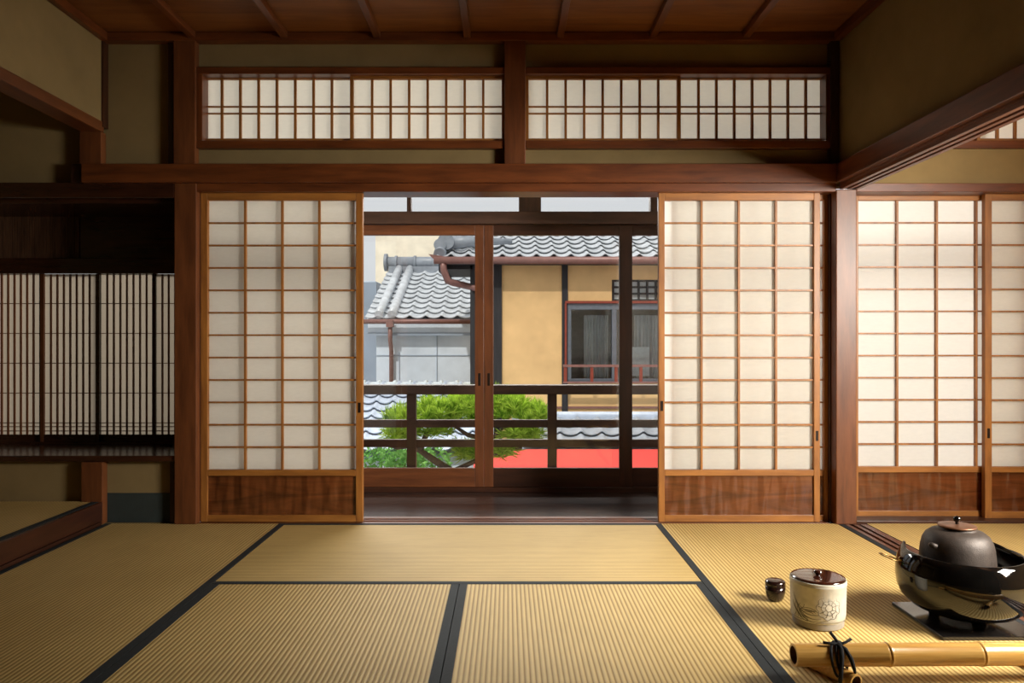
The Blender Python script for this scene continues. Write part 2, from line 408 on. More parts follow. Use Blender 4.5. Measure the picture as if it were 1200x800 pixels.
mat(-3.17, XL-.013, 1.85, 3.82, 'y', 'straw mat on the raised alcove floor', z=STEP, t=.03, bw=.035)

# ---------------------------------------------------------------- shoji screens
def shoji(px0, px1, Yf, cols, rows, pyt, pyb, label, group, pull=None, st=8., pymid=(550, 557), pybot=603, pyp=234.0, vx=None):
    x0, x1 = X(px0, Yf), X(px1, Yf); t = .03
    zt, zb = Z(pyt, Yf), Z(pyb, Yf)
    s = st*Yf/F
    th = thing('shoji_screen', label, 'sliding screen', ((x0+x1)/2, Yf+t/2, zb), group)
    B().box(x0, x0+s, Yf, Yf+t, zb, zt).build('stile', 'framez', th, .002)
    B().box(x1-s, x1, Yf, Yf+t, zb, zt).build('stile', 'framez', th, .002)
    zp = Z(pyp, Yf); zm1, zm0 = Z(pymid[0], Yf), Z(pymid[1], Yf); zk = Z(pybot, Yf)
    B().box(x0+s, x1-s, Yf+.001, Yf+t-.001, zp, zt).build('top_rail', 'framex', th, .002)
    B().box(x0+s, x1-s, Yf+.001, Yf+t-.001, zm0, zm1).build('middle_rail', 'framex', th, .002)
    B().box(x0+s, x1-s, Yf+.001, Yf+t-.001, zb, zk).build('bottom_rail', 'framex', th, .002)
    B().box(x0+s-.004, x1-s+.004, Yf+.012, Yf+.02, zk-.004, zm0+.004).build('base_panel', 'koshi', th)
    la = B(); bw = .0052
    for i in range(1, cols):
        xx = x0+s + (x1-x0-2*s)*i/cols
        la.box(xx-bw, xx+bw, Yf+.006, Yf+.024, zm1, zp)
    for j in range(1, rows):
        zz = zm1 + (zp-zm1)*j/rows
        la.box(x0+s, x1-s, Yf+.008, Yf+.0235, zz-.0042, zz+.0042)
    la.build('lattice', 'framez', th)
    B().quad((x0+s-.004, Yf+.0245, zm1-.004), (x1-s+.004, Yf+.0245, zm1-.004), (x1-s+.004, Yf+.0245, zp+.004), (x0+s-.004, Yf+.0245, zp+.004)).build('paper', 'paper', th)
    for side, py in (pull or []):
        cx = (x0+s/2) if side == 'l' else (x1-s/2); z = Z(py, Yf); e = B()
        e.box(cx-.007, cx+.007, Yf-.0012, Yf+.004, z-.026, z-.021); e.box(cx-.007, cx+.007, Yf-.0012, Yf+.004, z+.021, z+.026)
        e.box(cx-.007, cx-.0045, Yf-.0012, Yf+.004, z-.021, z+.021); e.box(cx+.0045, cx+.007, Yf-.0012, Yf+.004, z-.021, z+.021)
        e.box(cx-.0045, cx+.0045, Yf-.0004, Yf+.004, z-.021, z+.021)
        e.build('finger_pull', 'pull', th)
    return th
G1 = 'paper screens between the room and the veranda'
YF, YR = 3.845, 3.885
shoji(235, 425, YF, 4, 12, 222, 611, 'paper screen between the broad left pillar and the veranda opening', G1, [('r', 477)])
shoji(229.5, 418, YR, 4, 12, 222.5, 610, 'paper screen slid behind the one beside the broad left pillar', G1, [('l', 511)])
shoji(772, 961, YF, 4, 12, 222, 611, 'bright paper screen between the veranda opening and the corner pillar', G1, [('l', 475), ('r', 510)], st=7)
shoji(785, 972.3, YR, 4, 12, 222.5, 610, 'paper screen mostly hidden behind the bright one by the corner pillar', G1, st=6.5)
G2 = 'paper screens of the next room'
shoji(994, 1204, 3.93, 4, 12, 223, 607, 'paper screen right of the corner pillar, behind the kettle', G2, st=12, pymid=(546, 553), pybot=598, pyp=234)
shoji(1154.5, 1362, 3.885, 4, 12, 223, 608, 'paper screen cut off by the frame edge, right of the kettle lid', G2, [('l', 507)], st=8, pymid=(546.5, 553), pybot=599, pyp=234)

def transom(px0, px1, Yf, n, label, group, pyt=86, pyb=164, sl=4, sr=4):
    x0, x1 = X(px0, Yf), X(px1, Yf); t = .022; zt, zb = Z(pyt, Yf), Z(pyb, Yf)
    th = thing('transom_screen', label, 'transom screen', ((x0+x1)/2, Yf+t/2, zb), group)
    a, b_ = sl*Yf/F, sr*Yf/F; r = 6*Yf/F; rb = 2.5*Yf/F
    B().box(x0, x0+a, Yf, Yf+t, zb, zt).build('stile', 'framez', th, .0015)
    B().box(x1-b_, x1, Yf, Yf+t, zb, zt).build('stile', 'framez', th, .0015)
    B().box(x0+a, x1-b_, Yf+.001, Yf+t-.001, zt-r, zt).build('top_rail', 'framex', th, .0015)
    B().box(x0+a, x1-b_, Yf+.001, Yf+t-.001, zb, zb+rb).build('bottom_rail', 'framex', th, .0015)
    la = B()
    for i in range(1, n):
        xx = x0+a + (x1-x0-a-b_)*i/n
        la.box(xx-.0062, xx+.0062, Yf+.003, Yf+.017, zb+rb, zt-r)
    for py in (124, 132): la.box(x0+a, x1-b_, Yf+.005, Yf+.0165, Z(py, Yf)-.0036, Z(py, Yf)+.0036)
    la.build('lattice', 'framez', th)
    B().quad((x0+a, Yf+.0175, zb+rb), (x1-b_, Yf+.0175, zb+rb), (x1-b_, Yf+.0175, zt-r), (x0+a, Yf+.0175, zt-r)).build('paper', 'transompaper', th)
GT = 'small transom screens above the long rail'
transom(234, 414, 3.873, 8, 'small transom screen above the left half of the left paper screen, nearest the alcove', GT)
transom(410, 592, 3.845, 8, 'small transom screen just left of the short middle pillar', GT)
transom(615.5, 797.5, 3.845, 8, 'small transom screen just right of the short middle pillar', GT)
transom(794, 970, 3.873, 8, 'small transom screen in the dark upper right corner', GT)
transom(1145, 1320, 3.86, 8, 'transom screen of the next room, half hidden by the side lintel', GT)
transom(1118, 1152, 3.885, 2, 'end of a transom screen of the next room behind the side lintel', GT)

# ---------------------------------------------------------------- bay window with slatted screens, left
YB = 4.25
bay = B()
bay.box(-3.2, X(232, 3.83), 3.81, YB+.10, Z(540, 3.82), Z(533, 3.82))
sh = thing('bay_shelf', 'dark glossy wooden shelf board below the slatted bay screens', 'shelf', (-2.4, 4.0, Z(540, 3.82)))
bay.build('shelf_board', 'bay', sh, .003)
trim(B().box(-3.2, X(204, 3.8), 3.80, 3.849, Z(231, 3.8), Z(213.3, 3.8)), 'bay', 'dark lintel over the bay window', .003)
trim(B().box(-3.2, X(205, 3.8), 3.851, YB+.1, 1.66, 1.69), 'bay', 'dark soffit board of the bay', .001)
trim(B().box(-3.2, X(245, YB), YB-.01, YB+.05, Z(320, YB), Z(302, YB)), 'bay', 'dark rail between the reed blind and the slatted screens', .003)
trim(B().box(-3.2, X(245, YB), YB, YB+.04, Z(521, YB), Z(517, YB)), 'bay', 'dark sill rail under the slatted screens', .002)
struct(B().box(-1.69, -1.64, 3.965, YB+.1, Z(533, 3.82), 1.69).build('wall_bay', 'bay'), 'dark wooden cheek of the bay', 'wall')
struct(B().box(-3.25, -3.2, 3.92, YB+.1, Z(533, 3.82), 1.69).build('wall_bay_end', 'bay'), 'dark wooden far cheek of the bay', 'wall')
# reed panel
rd = thing('reed_transom', 'dark fine reed panel above the slatted bay screens', 'transom', (-2.5, YB+.02, Z(302, YB)))
r_ = B(); x = -3.15
while x < X(90, YB):
    wd = random.uniform(.004, .009); r_.box(x, x+wd, YB+.012, YB+.02, Z(302, YB), 1.66); x += wd+random.uniform(.001, .004)
r_.build('reeds', 'reed', rd)
B().box(-3.15, X(240, YB), YB+.021, YB+.03, Z(302, YB), 1.66).build('backing_board', 'bay', rd)
GB = 'slatted screens of the bay'
def slat_screen(px0, px1, Yf, lit, label):
    x0, x1 = X(px0, Yf), X(px1, Yf); t = .022; zt, zb = Z(320.5, Yf), Z(517, Yf); s = 4.2*Yf/F
    th = thing('slatted_screen', label, 'slatted screen', ((x0+x1)/2, Yf+t/2, zb), GB)
    B().box(x0, x0+s, Yf, Yf+t, zb, zt).build('stile', 'postz' if lit else 'bay', th, .0015)  # lit stile takes paler wood, so its light is in the colour
    B().box(x1-s, x1, Yf, Yf+t, zb, zt).build('stile', 'bay', th, .0015)
    zb2 = Z(508.5, Yf)
    B().box(x0+s, x1-s, Yf, Yf+t, zb, zb2).build('bottom_rail', 'bay', th, .0015)
    la = B(); n = 8
    for i in range(1, n):
        xx = x0+s + (x1-x0-2*s)*i/n; la.box(xx-.0042, xx+.0042, Yf+.003, Yf+.013, zb2, zt)
    for py in (355, 390, 425, 460, 495, 499.5, 504.5): la.box(x0+s, x1-s, Yf+.006, Yf+.0125, Z(py, Yf)-.0022, Z(py, Yf)+.0022)
    la.build('slats', 'postz', th)
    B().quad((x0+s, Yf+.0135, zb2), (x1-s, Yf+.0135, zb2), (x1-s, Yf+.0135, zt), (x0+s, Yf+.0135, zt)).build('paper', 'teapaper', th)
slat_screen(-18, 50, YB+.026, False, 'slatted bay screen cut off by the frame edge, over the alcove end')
slat_screen(47, 116, YB+.002, True, 'slatted bay screen with one stile coloured as lit, above the short post')
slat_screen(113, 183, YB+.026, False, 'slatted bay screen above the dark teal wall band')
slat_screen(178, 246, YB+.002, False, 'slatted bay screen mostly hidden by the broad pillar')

# ---------------------------------------------------------------- veranda
YG = 4.69
dk = B(); n = 7
for i in range(n):
    y0 = 3.972 + i*(5.2-3.972)/n
    dk.box(-1.63, 4.4, y0, y0+(5.2-3.972)/n-.002, -.06, -.012)
struct(dk.build('floor_veranda', 'deck', None, .0015), 'dark polished plank floor of the veranda', 'floor')
GD = 'glazed sliding doors of the veranda'
def gdoor(px0, px1, Yf, ls, rs, lit, label, pull=()):
    x0, x1 = X(px0, Yf), X(px1, Yf); t = .032; zt, zb = Z(263, Yf), Z(570, Yf)
    th = thing('glazed_door', label, 'glazed door', ((x0+x1)/2, Yf+t/2, zb), GD)
    a, b_ = ls*Yf/F, rs*Yf/F
    B().box(x0, x0+a, Yf, Yf+t, zb, zt).build('stile', 'postz', th, .002)
    B().box(x1-b_, x1, Yf, Yf+t, zb, zt).build('stile', 'postz' if lit else 'darkz', th, .002)  # unlit doors get darker wood: the shade is put into the colour
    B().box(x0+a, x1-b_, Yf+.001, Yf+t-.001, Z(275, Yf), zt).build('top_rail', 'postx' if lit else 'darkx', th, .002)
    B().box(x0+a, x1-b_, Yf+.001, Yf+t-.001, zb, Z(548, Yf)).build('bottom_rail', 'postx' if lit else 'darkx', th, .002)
    B().box(x0+a-.004, x1-b_+.004, Yf+.014, Yf+.018, Z(548, Yf)-.004, Z(275, Yf)+.004).build('glass_pane', 'glass', th)
    for side in pull:
        cx = x0+a*.5 if side == 'l' else x1-b_*.5; z = Z(444, Yf)
        B().box(cx-.008, cx+.008, Yf-.001, Yf+.003, z-.04, z+.04).build('finger_pull', 'pull', th, .001)
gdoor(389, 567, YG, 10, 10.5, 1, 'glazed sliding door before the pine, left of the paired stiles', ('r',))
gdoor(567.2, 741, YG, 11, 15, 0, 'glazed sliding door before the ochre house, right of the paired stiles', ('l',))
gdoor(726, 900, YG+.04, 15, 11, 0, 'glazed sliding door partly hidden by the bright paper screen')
trim(B().box(-1.63, 4.4, YG-.02, YG+.10, -.012, Z(570, YG)-.001), 'darkx', 'dark threshold under the glazed doors', .002)
trim(B().box(-1.63, 4.4, YG-.03, YG+.10, Z(262.5, YG), Z(248, YG)), 'extx', 'dark beam above the glazed doors', .003)
trim(B().box(-1.63, 4.4, YG-.03, YG+.10, 2.62, 2.75), 'extx', 'dark header above the veranda fanlights', .003)
struct(B().box(-1.66, -1.63, YB+.1, YG+.10, -.06, 2.75).build('wall_veranda', 'plaster'), 'end wall of the veranda', 'wall')
# fanlight frames and panes
for i, (a, c) in enumerate(((300, 477), (482, 608), (634, 762), (770, 900))):
    th = thing('fanlight', ['fanlight pane above the pine door, cut by the left screen', 'fanlight pane left of the dark fanlight post', 'fanlight pane right of the dark fanlight post',
                            'sliver of fanlight beside the bright paper screen'][i], 'fanlight', (X((a+c)/2, YG), YG+.02, Z(248, YG)), 'fanlight panes above the glazed doors')
    B().box(X(a, YG), X(c, YG), YG+.018, YG+.022, Z(247.5, YG), 2.618).build('glass_pane', 'glass', th)
for a, c in ((477, 482), (608, 634), (762, 770)):
    trim(B().box(X(a, YG), X(c, YG), YG-.01, YG+.05, Z(247.9, YG), 2.619), 'extz', 'dark upright between fanlight panes', .002)
# eave
struct(B().box(-1.75, 5.2, 3.93, 4.95, 2.75, 2.82).build('ceiling_eave', 'extx'), 'eave boards over the veranda', 'eave')
# railing
YRL = 5.06
rl = thing('veranda_railing', 'dark timber veranda railing with two lower rails outside the glass', 'railing', (.2, YRL, -.012))
B().box(-1.9, 3.2, YRL-.05, YRL+.05, Z(461.5, YRL-.04), Z(450.5, YRL-.04)).build('handrail', 'extx', rl, .004)
B().box(-1.9, 3.2, YRL-.016, YRL+.016, Z(500, YRL), Z(491, YRL)).build('rail', 'extx', rl, .002)
B().box(-1.9, 3.2, YRL-.016, YRL+.016, Z(523, YRL), Z(514, YRL)).build('rail', 'extx', rl, .002)
for px in (313, 482.5, 647, 734, 812):
    x = X(px, YRL); B().box(x-.031, x+.031, YRL-.03, YRL+.03, -.012, Z(461, YRL)).build('post', 'extz', rl, .002)

# ---------------------------------------------------------------- houses outside
def tiles(b, x0, x1, Ye, ze, Yt, zt, pitch, rows, amp=.03, lip=.035, sub=16):
    nx = int(round((x1-x0)/pitch*sub)); d = Vector((0, Yt-Ye, zt-ze)); L = d.length; u = d/L; nrm = Vector((0, -u.z, u.y))
    def prof(x):
        t = ((x-x0)/pitch) % 1.0
        return -amp*.8*math.sin(PI*t/.66) if t < .66 else amp*1.2*math.sin(PI*(t-.66)/.34)
    for r in range(rows):
        s0 = L*r/rows - .02; s1 = L*(r+1)/rows + .06
        lo, up = [], []
        for i in range(nx+1):
            x = x0 + (x1-x0)*i/nx; h = prof(x)
            base = Vector((x, Ye, ze))
            lo += [base + u*s0 + nrm*(h+lip-.012), base + u*s0 + nrm*(h+lip)]
            up += [base + u*s0 + nrm*(h+lip), base + u*s1 + nrm*(h+.004)]
        fs = [(i*2, i*2+2, i*2+3, i*2+1) for i in range(nx)]
        b.add(lo, fs, True); b.add(up, fs, True)
    # underlay
    e = .05
    b.quad(Vector((x0, Ye, ze))-nrm*e, Vector((x1, Ye, ze))-nrm*e, Vector((x1, Yt, zt))-nrm*e, Vector((x0, Yt, zt))-nrm*e)
    return b

# house with ochre wall
YH = 9.0
hr = thing('ochre_house', 'ochre plastered house with grey tiled roof beyond the railing', 'house', (1.2, 10, -3))
wb = B()
wx0, wx1, wz0, wz1 = X(664, YH), X(792, YH), Z(448, YH), Z(355, YH)
xe = 4.2; zT = 1.87
wb.box(X(552, YH)+.02, wx0, YH, YH+.12, -3, zT); wb.box(wx1, xe, YH, YH+.12, -3, zT)
lx0, lx1, lz0, lz1 = X(717, YH), X(771, YH), Z(352, YH), Z(327, YH)
wb.box(wx0, wx1, YH, YH+.12, -3, wz0)
wb.box(wx0, wx1, YH, YH+.12, wz1, lz0); wb.box(wx0, lx0, YH, YH+.12, lz0, lz1); wb.box(lx1, wx1, YH, YH+.12, lz0, lz1); wb.box(wx0, wx1, YH, YH+.12, lz1, zT)
wb.box(X(552, YH)+.02, xe, YH+1.1, YH+1.2, -3, zT); wb.box(X(552, YH)+.02, X(552, YH)+.12, YH+.12, YH+1.1, -3, zT); wb.box(xe-.1, xe, YH+.12, YH+1.1, -3, zT)
wb.build('plaster_wall', 'ochre', hr)
B().box(X(551, YH-.03), X(588, YH-.03), YH-.03, YH-.001, -3, zT).build('black_boarding', 'blackwood', hr)
B().box(X(658.5, YH-.02), X(665.5, YH-.02), YH-.02, YH-.001, Z(486, YH), zT).build('dark_post', 'blackwood', hr)
B().box(X(588, YH), xe, YH-.015, YH-.001, Z(478, YH), Z(475.5, YH)).build('sill_band', 'gutter', hr)
rf = B(); YE = 8.86; zE = Z(304, YE)
x0r = X(512, YE)
tiles(rf, x0r, x0r+.205*26, YE, zE+.02, 10.1, zE+.02+.5, .205, 6, .021, .042)
rt = rf.build('tiled_roof', 'tile', hr)
rb = B(); rb.tube([(x0r-.02, 10.1, zE+.55), (x0r+5.3, 10.1, zE+.55)], .09, 12); rb.build('roof_ridge', 'tile3', rt)
on = B()
# verge roll and end ornament at the roof's left corner
u = Vector((0, 10.1-YE, .5)).normalized()
pts = [Vector((x0r+.03, YE+.02, zE+.07)) + u*t for t in (0, .25, .5, .8, 1.2)]
on.tube(pts, .075, 12)
on.tube([(x0r+.03, YE+.16, zE+.19), (x0r+.03, YE+.06, zE+.19)], .075, 16)
on.tube([(x0r+.10, YE+.2, zE+.24), (x0r+.10, YE+.08, zE+.235)], .10, 16)
on.tube([(x0r+.10, YE+.2, zE+.22), (x0r+.35, YE+.22, zE+.25), (x0r+.9, YE+.35, zE+.27)], [.09, .07, .03], 12)
on.build('end_tile', 'tile3', rt)
ev = B(); ev.box(x0r+.02, xe, YE+.02, YH-.001, zE-.05, zE-.015); ev.box(x0r+.02, x0r+.08, YE+.02, YH+1.1, zE-.14, zE-.02)
ev.quad((x0r+.02, YE+.02, zE-.02), (x0r+.02, 10.1, zE+.46), (x0r+.02, 10.2, zE-.05), (x0r+.02, YH+.6, zE-.05))
ev.box(x0r+.08, X(552, YH)+.02, YH-.03, YH+1.1, zE-.10, zE-.05)
ev.build('eave_boards', 'blackwood', hr)
gt = B(); gt.tube([(x0r-.03, YE-.05, zE-.01), (xe, YE-.05, zE-.01)], .045, 12)
gt.add([P(502, 297, YE-.06), P(523, 300, YE-.06), P(523, 307, YE-.06), P(511, 306, YE-.06), P(502, 297, YE+.04), P(523, 300, YE+.04), P(523, 307, YE+.04), P(511, 306, YE+.04)],
       [(0, 1, 2, 3), (7, 6, 5, 4), (0, 4, 5, 1), (1, 5, 6, 2), (2, 6, 7, 3), (3, 7, 4, 0)])
gt.build('gutter', 'gutter', hr)
dp = B(); dp.tube([P(519, 305, YE-.04), P(520, 316, YE-.03), P(525, 329, YE), P(532, 331, YE+.05), P(545, 334, YE+.2), P(562, 338, YH-.08), P(566, 350, YH-.08), P(566, 560, YH-.08)], .042, 10)
dp.build('downpipe', 'gutter', hr)
# window
wf = B(); fw = .055; yw = YH-.015
wf.box(wx0, wx1, yw, yw+.08, wz1-.075, wz1); wf.box(wx0, wx1, yw, yw+.08, wz0, wz0+.05)
for a in (wx0, X(717, YH), wx1-fw): wf.box(a, a+fw, yw, yw+.08, wz0+.05, wz1-.075)
wf.box(X(725, YH), X(728, YH), yw+.02, yw+.06, wz0+.05, wz1-.075)
win = wf.build('window', 'alu', hr, .003)
B().box(wx0-.02, wx1+.02, yw-.02, YH-.001, wz1+.001, wz1+.03).box(wx0-.025, wx0-.001, yw-.02, YH-.001, wz0, wz1).build('window_trim', 'rust', win)
B().box(wx0+fw, wx1-fw, YH+.03, YH+.034, wz0+.05, wz1-.07).build('pane', 'glass', win)
cu = B(); nn = 60; ca, cb = wx0+.22, X(717, YH)-.03
for seg in ((ca, cb), (X(745, YH), wx1-.1)):
    vs = []
    for i in range(nn+1):
        xx = seg[0]+(seg[1]-seg[0])*i/nn; yy = YH+.11+.015*math.sin(i*.9); vs += [(xx, yy, wz0+.05), (xx, yy, wz1-.14)]
    cu.add(vs, [(2*i, 2*i+2, 2*i+3, 2*i+1) for i in range(nn)], True)
cu.build('curtain', 'curtain', win)
B().box(wx0-.05, wx1+.05, YH+.5, YH+.52, wz0-.1, wz1+.1).build('inner_wall', 'room', win)
B().box(X(741, YH), X(762, YH), YH+.05, YH+.07, Z(440, YH), Z(406, YH)).build('white_board', 'white', win)
ltw = B()
for i in range(6):
    xx = lx0+.02+(lx1-lx0-.04)*i/5; ltw.box(xx-.012, xx+.012, YH+.02, YH+.05, lz0, lz1)
for j in range(4):
    zz = lz0+.012+(lz1-lz0-.024)*j/3; ltw.box(lx0, lx1, YH+.025, YH+.045, zz-.012, zz+.012)
lw = ltw.build('lattice_window', 'blackwood', hr)
B().box(lx0, lx1, YH+.05, YH+.06, lz0, lz1).build('pane', 'curtain', lw)
rw = B(); yr = YH-.16
rw.box(X(660, yr), xe, yr-.02, yr+.02, Z(429.5, yr), Z(426.5, yr)); rw.box(X(660, yr), xe, yr-.02, yr+.02, Z(448.5, yr), Z(446.5, yr))
rwo = rw.build('window_railing', 'gutter', hr)
for px in (662.5, 693.5, 722, 751, 781):
    B().box(X(px, yr)-.018, X(px, yr)+.018, yr-.015, yr+.015, Z(447, yr), Z(429, yr)).build('baluster', 'rust', rwo)

# low roof in front of the ochre house
lr = thing('low_grey_roof', 'low grey tiled roof at the foot of the ochre wall, above the red awning', 'roof', (1.3, 8.5, -.3))
lb = B(); tiles(lb, X(612, 8.1), X(612, 8.1)+.235*14, 8.12, -.20, 8.80, .02, .235, 3, .022, .045)
lb.build('tile_field', 'tile3', lr)
B().box(X(600, 8.8), X(600, 8.8)+3.4, 8.76, 8.95, .0, .05).tube([(X(600, 8.8), 8.82, .06), (X(600, 8.8)+3.4, 8.82, .06)], .045, 12).build('roof_ridge', 'tile2', lr)
B().box(X(612, 8.1), X(612, 8.1)+3.29, 8.2, 8.95, -.40, -.27).build('eave_wall', 'blackwood', lr)

aw = thing('red_awning', 'plain red canvas awning below the low grey roof', 'awning', (1.2, 7.3, -1.0))
ab = B(); ax0, ax1 = X(556, 8.0), X(556, 8.0)+3.6
ab.add([(ax0, 8.06, -.235), (ax1, 8.06, -.235), (ax1, 7.55, -.46), (ax0, 7.55, -.46), (ax0, 8.06, -.25), (ax1, 8.06, -.25), (ax1, 7.55, -.475), (ax0, 7.55, -.475)],
       [(0, 3, 2, 1), (4, 5, 6, 7), (0, 1, 5, 4), (3, 7, 6, 2), (0, 4, 7, 3), (1, 2, 6, 5)])
ab.build('canvas', 'red', aw)
B().box(ax0, ax1, 7.53, 7.548, -.70, -.46).build('valance', 'red', aw)

# left house, pale
hl = thing('pale_house', 'pale grey house with a tiled roof at the back left of the view', 'house', (-1.3, 11.5, -3))
YL = 10.6; zl = Z(373, YL)
B().box(X(431, YL+.03), -.52, YL+.03, YL+3.5, Z(391, YL+.03), zl).build('upper_wall', 'palewall', hl)
B().box(X(441, YL+.12), -.52, YL+.12, YL+3.4, -3, Z(391, YL+.03)).build('lower_wall', 'palewall', hl)
se = B()
for px, a, c in ((512, 391, 447), (468, 412, 447)): se.box(X(px, YL+.11)-.006, X(px, YL+.11)+.006, YL+.11, YL+.1199, Z(c, YL), Z(a, YL))
se.box(X(441, YL+.11), -.52, YL+.11, YL+.1199, Z(416, YL)-.006, Z(416, YL)+.006); se.build('panel_joints', 'bluegrey', hl)
B().box(X(431, YL+.005), -.52, YL+.005, YL+.029, Z(392.5, YL), Z(389, YL)).build('drip_band', 'bluegrey', hl)
tb = B(); xt0 = X(428, YL); zr = 2.12
tiles(tb, xt0, xt0+.227*7, YL, zl, YL+2, zr, .227, 10, .021, .042)
lrf = tb.build('tiled_roof', 'tile', hl)
rr = B(); uu = Vector((0, 2.0, zr-zl))
for xo in (.20, .385):
    p0 = Vector((xt0+xo, YL-.04, zl+.06)); rr.tube([p0+uu*t for t in (0, .3, .6, 1.0)], .062, 12)
rr.build('round_tile_roll', 'tile', lrf)
rg = B(); rg.box(xt0+.02, xt0+1.5, YL+1.95, YL+2.15, zr-.02, zr+.10); rg.tube([(xt0-.02, YL+2.05, zr+.17), (xt0+1.5, YL+2.05, zr+.17)], .10, 14)
for i in range(5): rg.tube([(xt0+.12+i*.32, YL+2.05, zr+.17), (xt0+.16+i*.32, YL+2.05, zr+.17)], .118, 14)
rg.tube([(xt0-.06, YL+2.05, zr+.17), (xt0-.01, YL+2.05, zr+.17)], .15, 18)
rg.build('roof_ridge', 'tile3', lrf)
B().tube([(xt0-.05, YL-.07, zl-.04), (-.52, YL-.07, zl-.04)], .036, 10).build('gutter', 'gutter', hl)
xd = X(458, YL); B().box(xd-.05, xd+.05, YL-.12, YL-.02, zl-.12, zl-.02).tube([(xd, YL-.07, zl-.1), (xd, YL-.06, zl-.3), (xd, YL+.05, zl-.45), (xd, YL+.05, -3)], .032, 10).build('downpipe', 'gutter', hl)

# lower pale roof
lp = thing('pale_blue_roof', 'pale blue tiled lean-to roof behind the pine', 'roof', (-1.3, 8.8, -.4))
pb = B(); xp = X(400, 8.7); tiles(pb, xp, xp+.2*9, 8.0, -.25, 9.5, .385, .2, 9, .021, .05)
pb.build('tile_field', 'tile2', lp)
cb_ = B(); cb_.box(xp, xp+1.8, 9.45, 9.7, .36, .41)
for i in range(10): cb_.tube([(xp+.1+i*.2, 9.44, .412), (xp+.1+i*.2, 9.62, .42)], .022, 10)
cb_.build('mortar_ridge', 'white', lp)
B().box(xp, xp+1.8, 8.1, 9.68, -.6, -.32).build('eave_wall', 'palewall', lp)

# far buildings
fb = thing('cream_building', 'sunlit cream building behind the pale tiled roof', 'building', (-3, 17, -3))
B().box(X(440, 16), X(640, 16), 16, 18, -3, Z(262, 16)).build('wall', 'cream', fb)
B().add([(X(480, 15.9), 15.9, Z(318, 15.9)), (X(545, 15.9), 15.9, Z(318, 15.9)), (X(545, 15.9), 15.9, Z(286, 15.9)), (X(480, 15.9), 15.99, Z(318, 15.99)), (X(545, 15.99), 15.99, Z(318, 15.99)), (X(545, 15.99), 15.99, Z(286, 15.99))],
        [(0, 1, 2), (5, 4, 3), (0, 3, 4, 1), (1, 4, 5, 2), (2, 5, 3, 0)]).build('gable_roof', 'gutter', fb)
gb = thing('grey_building', 'blue grey clad building at the edge of the left screen', 'building', (-3, 13, -3))
B().box(X(380, 12.6), X(441, 12.6), 12.6, 15, -3, Z(330, 12.6)).build('wall', 'bluegrey', gb)
B().box(X(380, 12.6), X(438, 12.6), 12.75, 14.8, Z(330, 12.6), Z(328, 12.6)).build('parapet', 'palewall', gb)
struct(B().box(-30, 30, 5.6, 60, -3.2, -3.0).build('ground', 'ground'), 'grey ground far below the veranda', 'ground')

# ---------------------------------------------------------------- pine and shrub
pt = thing('pine_tree', 'garden pine with bright needle pads behind the railing', 'tree', tuple(P(560, 640, 6.85)))
tr = B()
tr.tube([P(560, 700, 6.85), P(552, 600, 6.85), P(530, 552, 6.85), P(508, 538, 6.85), P(492, 527, 6.85), P(478, 520, 6.85)], [.06, .05, .038, .032, .026, .02], 12)
tr.build('trunk', 'bark', pt)
def branch(pts, r0, r1):
    n_ = len(pts); B().tube([P(*p) for p in pts], [r0+(r1-r0)*i/(n_-1) for i in range(n_)], 8).build('branch', 'bark', pt)
branch([(479, 521, 6.85), (465, 524, 6.85), (452, 520, 6.85)], .03, .01)
branch([(530, 552, 6.87), (560, 538, 6.90), (575, 515, 6.90), (590, 500, 6.90), (620, 494, 6.85)], .026, .010)
branch([(492, 527, 6.85), (500, 508, 6.85), (512, 497, 6.85), (535, 488, 6.85)], .032, .01)
branch([(575, 515, 6.90), (548, 509, 6.90), (535, 500, 6.90), (520, 492, 6.95)], .026, .01)
branch([(560, 538, 6.90), (590, 528, 6.85), (612, 524, 6.85)], .022, .008)
def needles(b, c, n, ln, up):
    for _ in range(n):
        th = random.uniform(0, 2*PI); el = random.uniform(up-.75, up+.75)
        d = Vector((math.cos(th)*math.cos(el), math.sin(th)*math.cos(el), math.sin(el))); l = ln*random.uniform(.7, 1.15)
        sd = d.cross(Vector((random.random()-.5, random.random()-.5, random.random()-.5))).normalized()*.0042
        a = c + d*.006; b.add([a-sd, a+sd, a+d*l*.6+sd*.8, a+d*l, a+d*l*.6-sd*.8], [(0, 1, 2, 3, 4)])
pads = [(478, 491, 6.75, 30, 10, 60), (515, 484, 6.85, 30, 14, 100), (552, 478, 6.90, 30, 15, 110), (590, 478, 6.90, 28, 15, 100), (622, 487, 6.85, 22, 9, 65), (470, 507, 6.80, 26, 6, 45),
        (512, 503, 6.95, 20, 5, 25), (612, 508, 6.80, 24, 8, 70), (556, 527, 7.00, 24, 9, 60), (590, 528, 6.85, 14, 5, 22)]
for (px, py, Y, rx, ry, n_) in pads:
    nb_ = B(); c = P(px, py, Y); sx, sz = rx*Y/F, ry*1.15*Y/F
    for _ in range(int(n_*.75)):
        while True:
            q = Vector((random.uniform(-1, 1), random.uniform(-1, 1), random.uniform(-1, 1)))
            if q.length < 1: break
        needles(nb_, c + Vector((q.x*sx, q.y*.26, q.z*sz)), 28, .115, .95 if py < 500 else .35)
    o = nb_.build('needle_pad', 'needle', pt)
sh_ = thing('leafy_shrub', 'blue green leafy shrub below the pine branches', 'shrub', tuple(P(480, 640, 7.6)))
lf = B(); st_ = B()
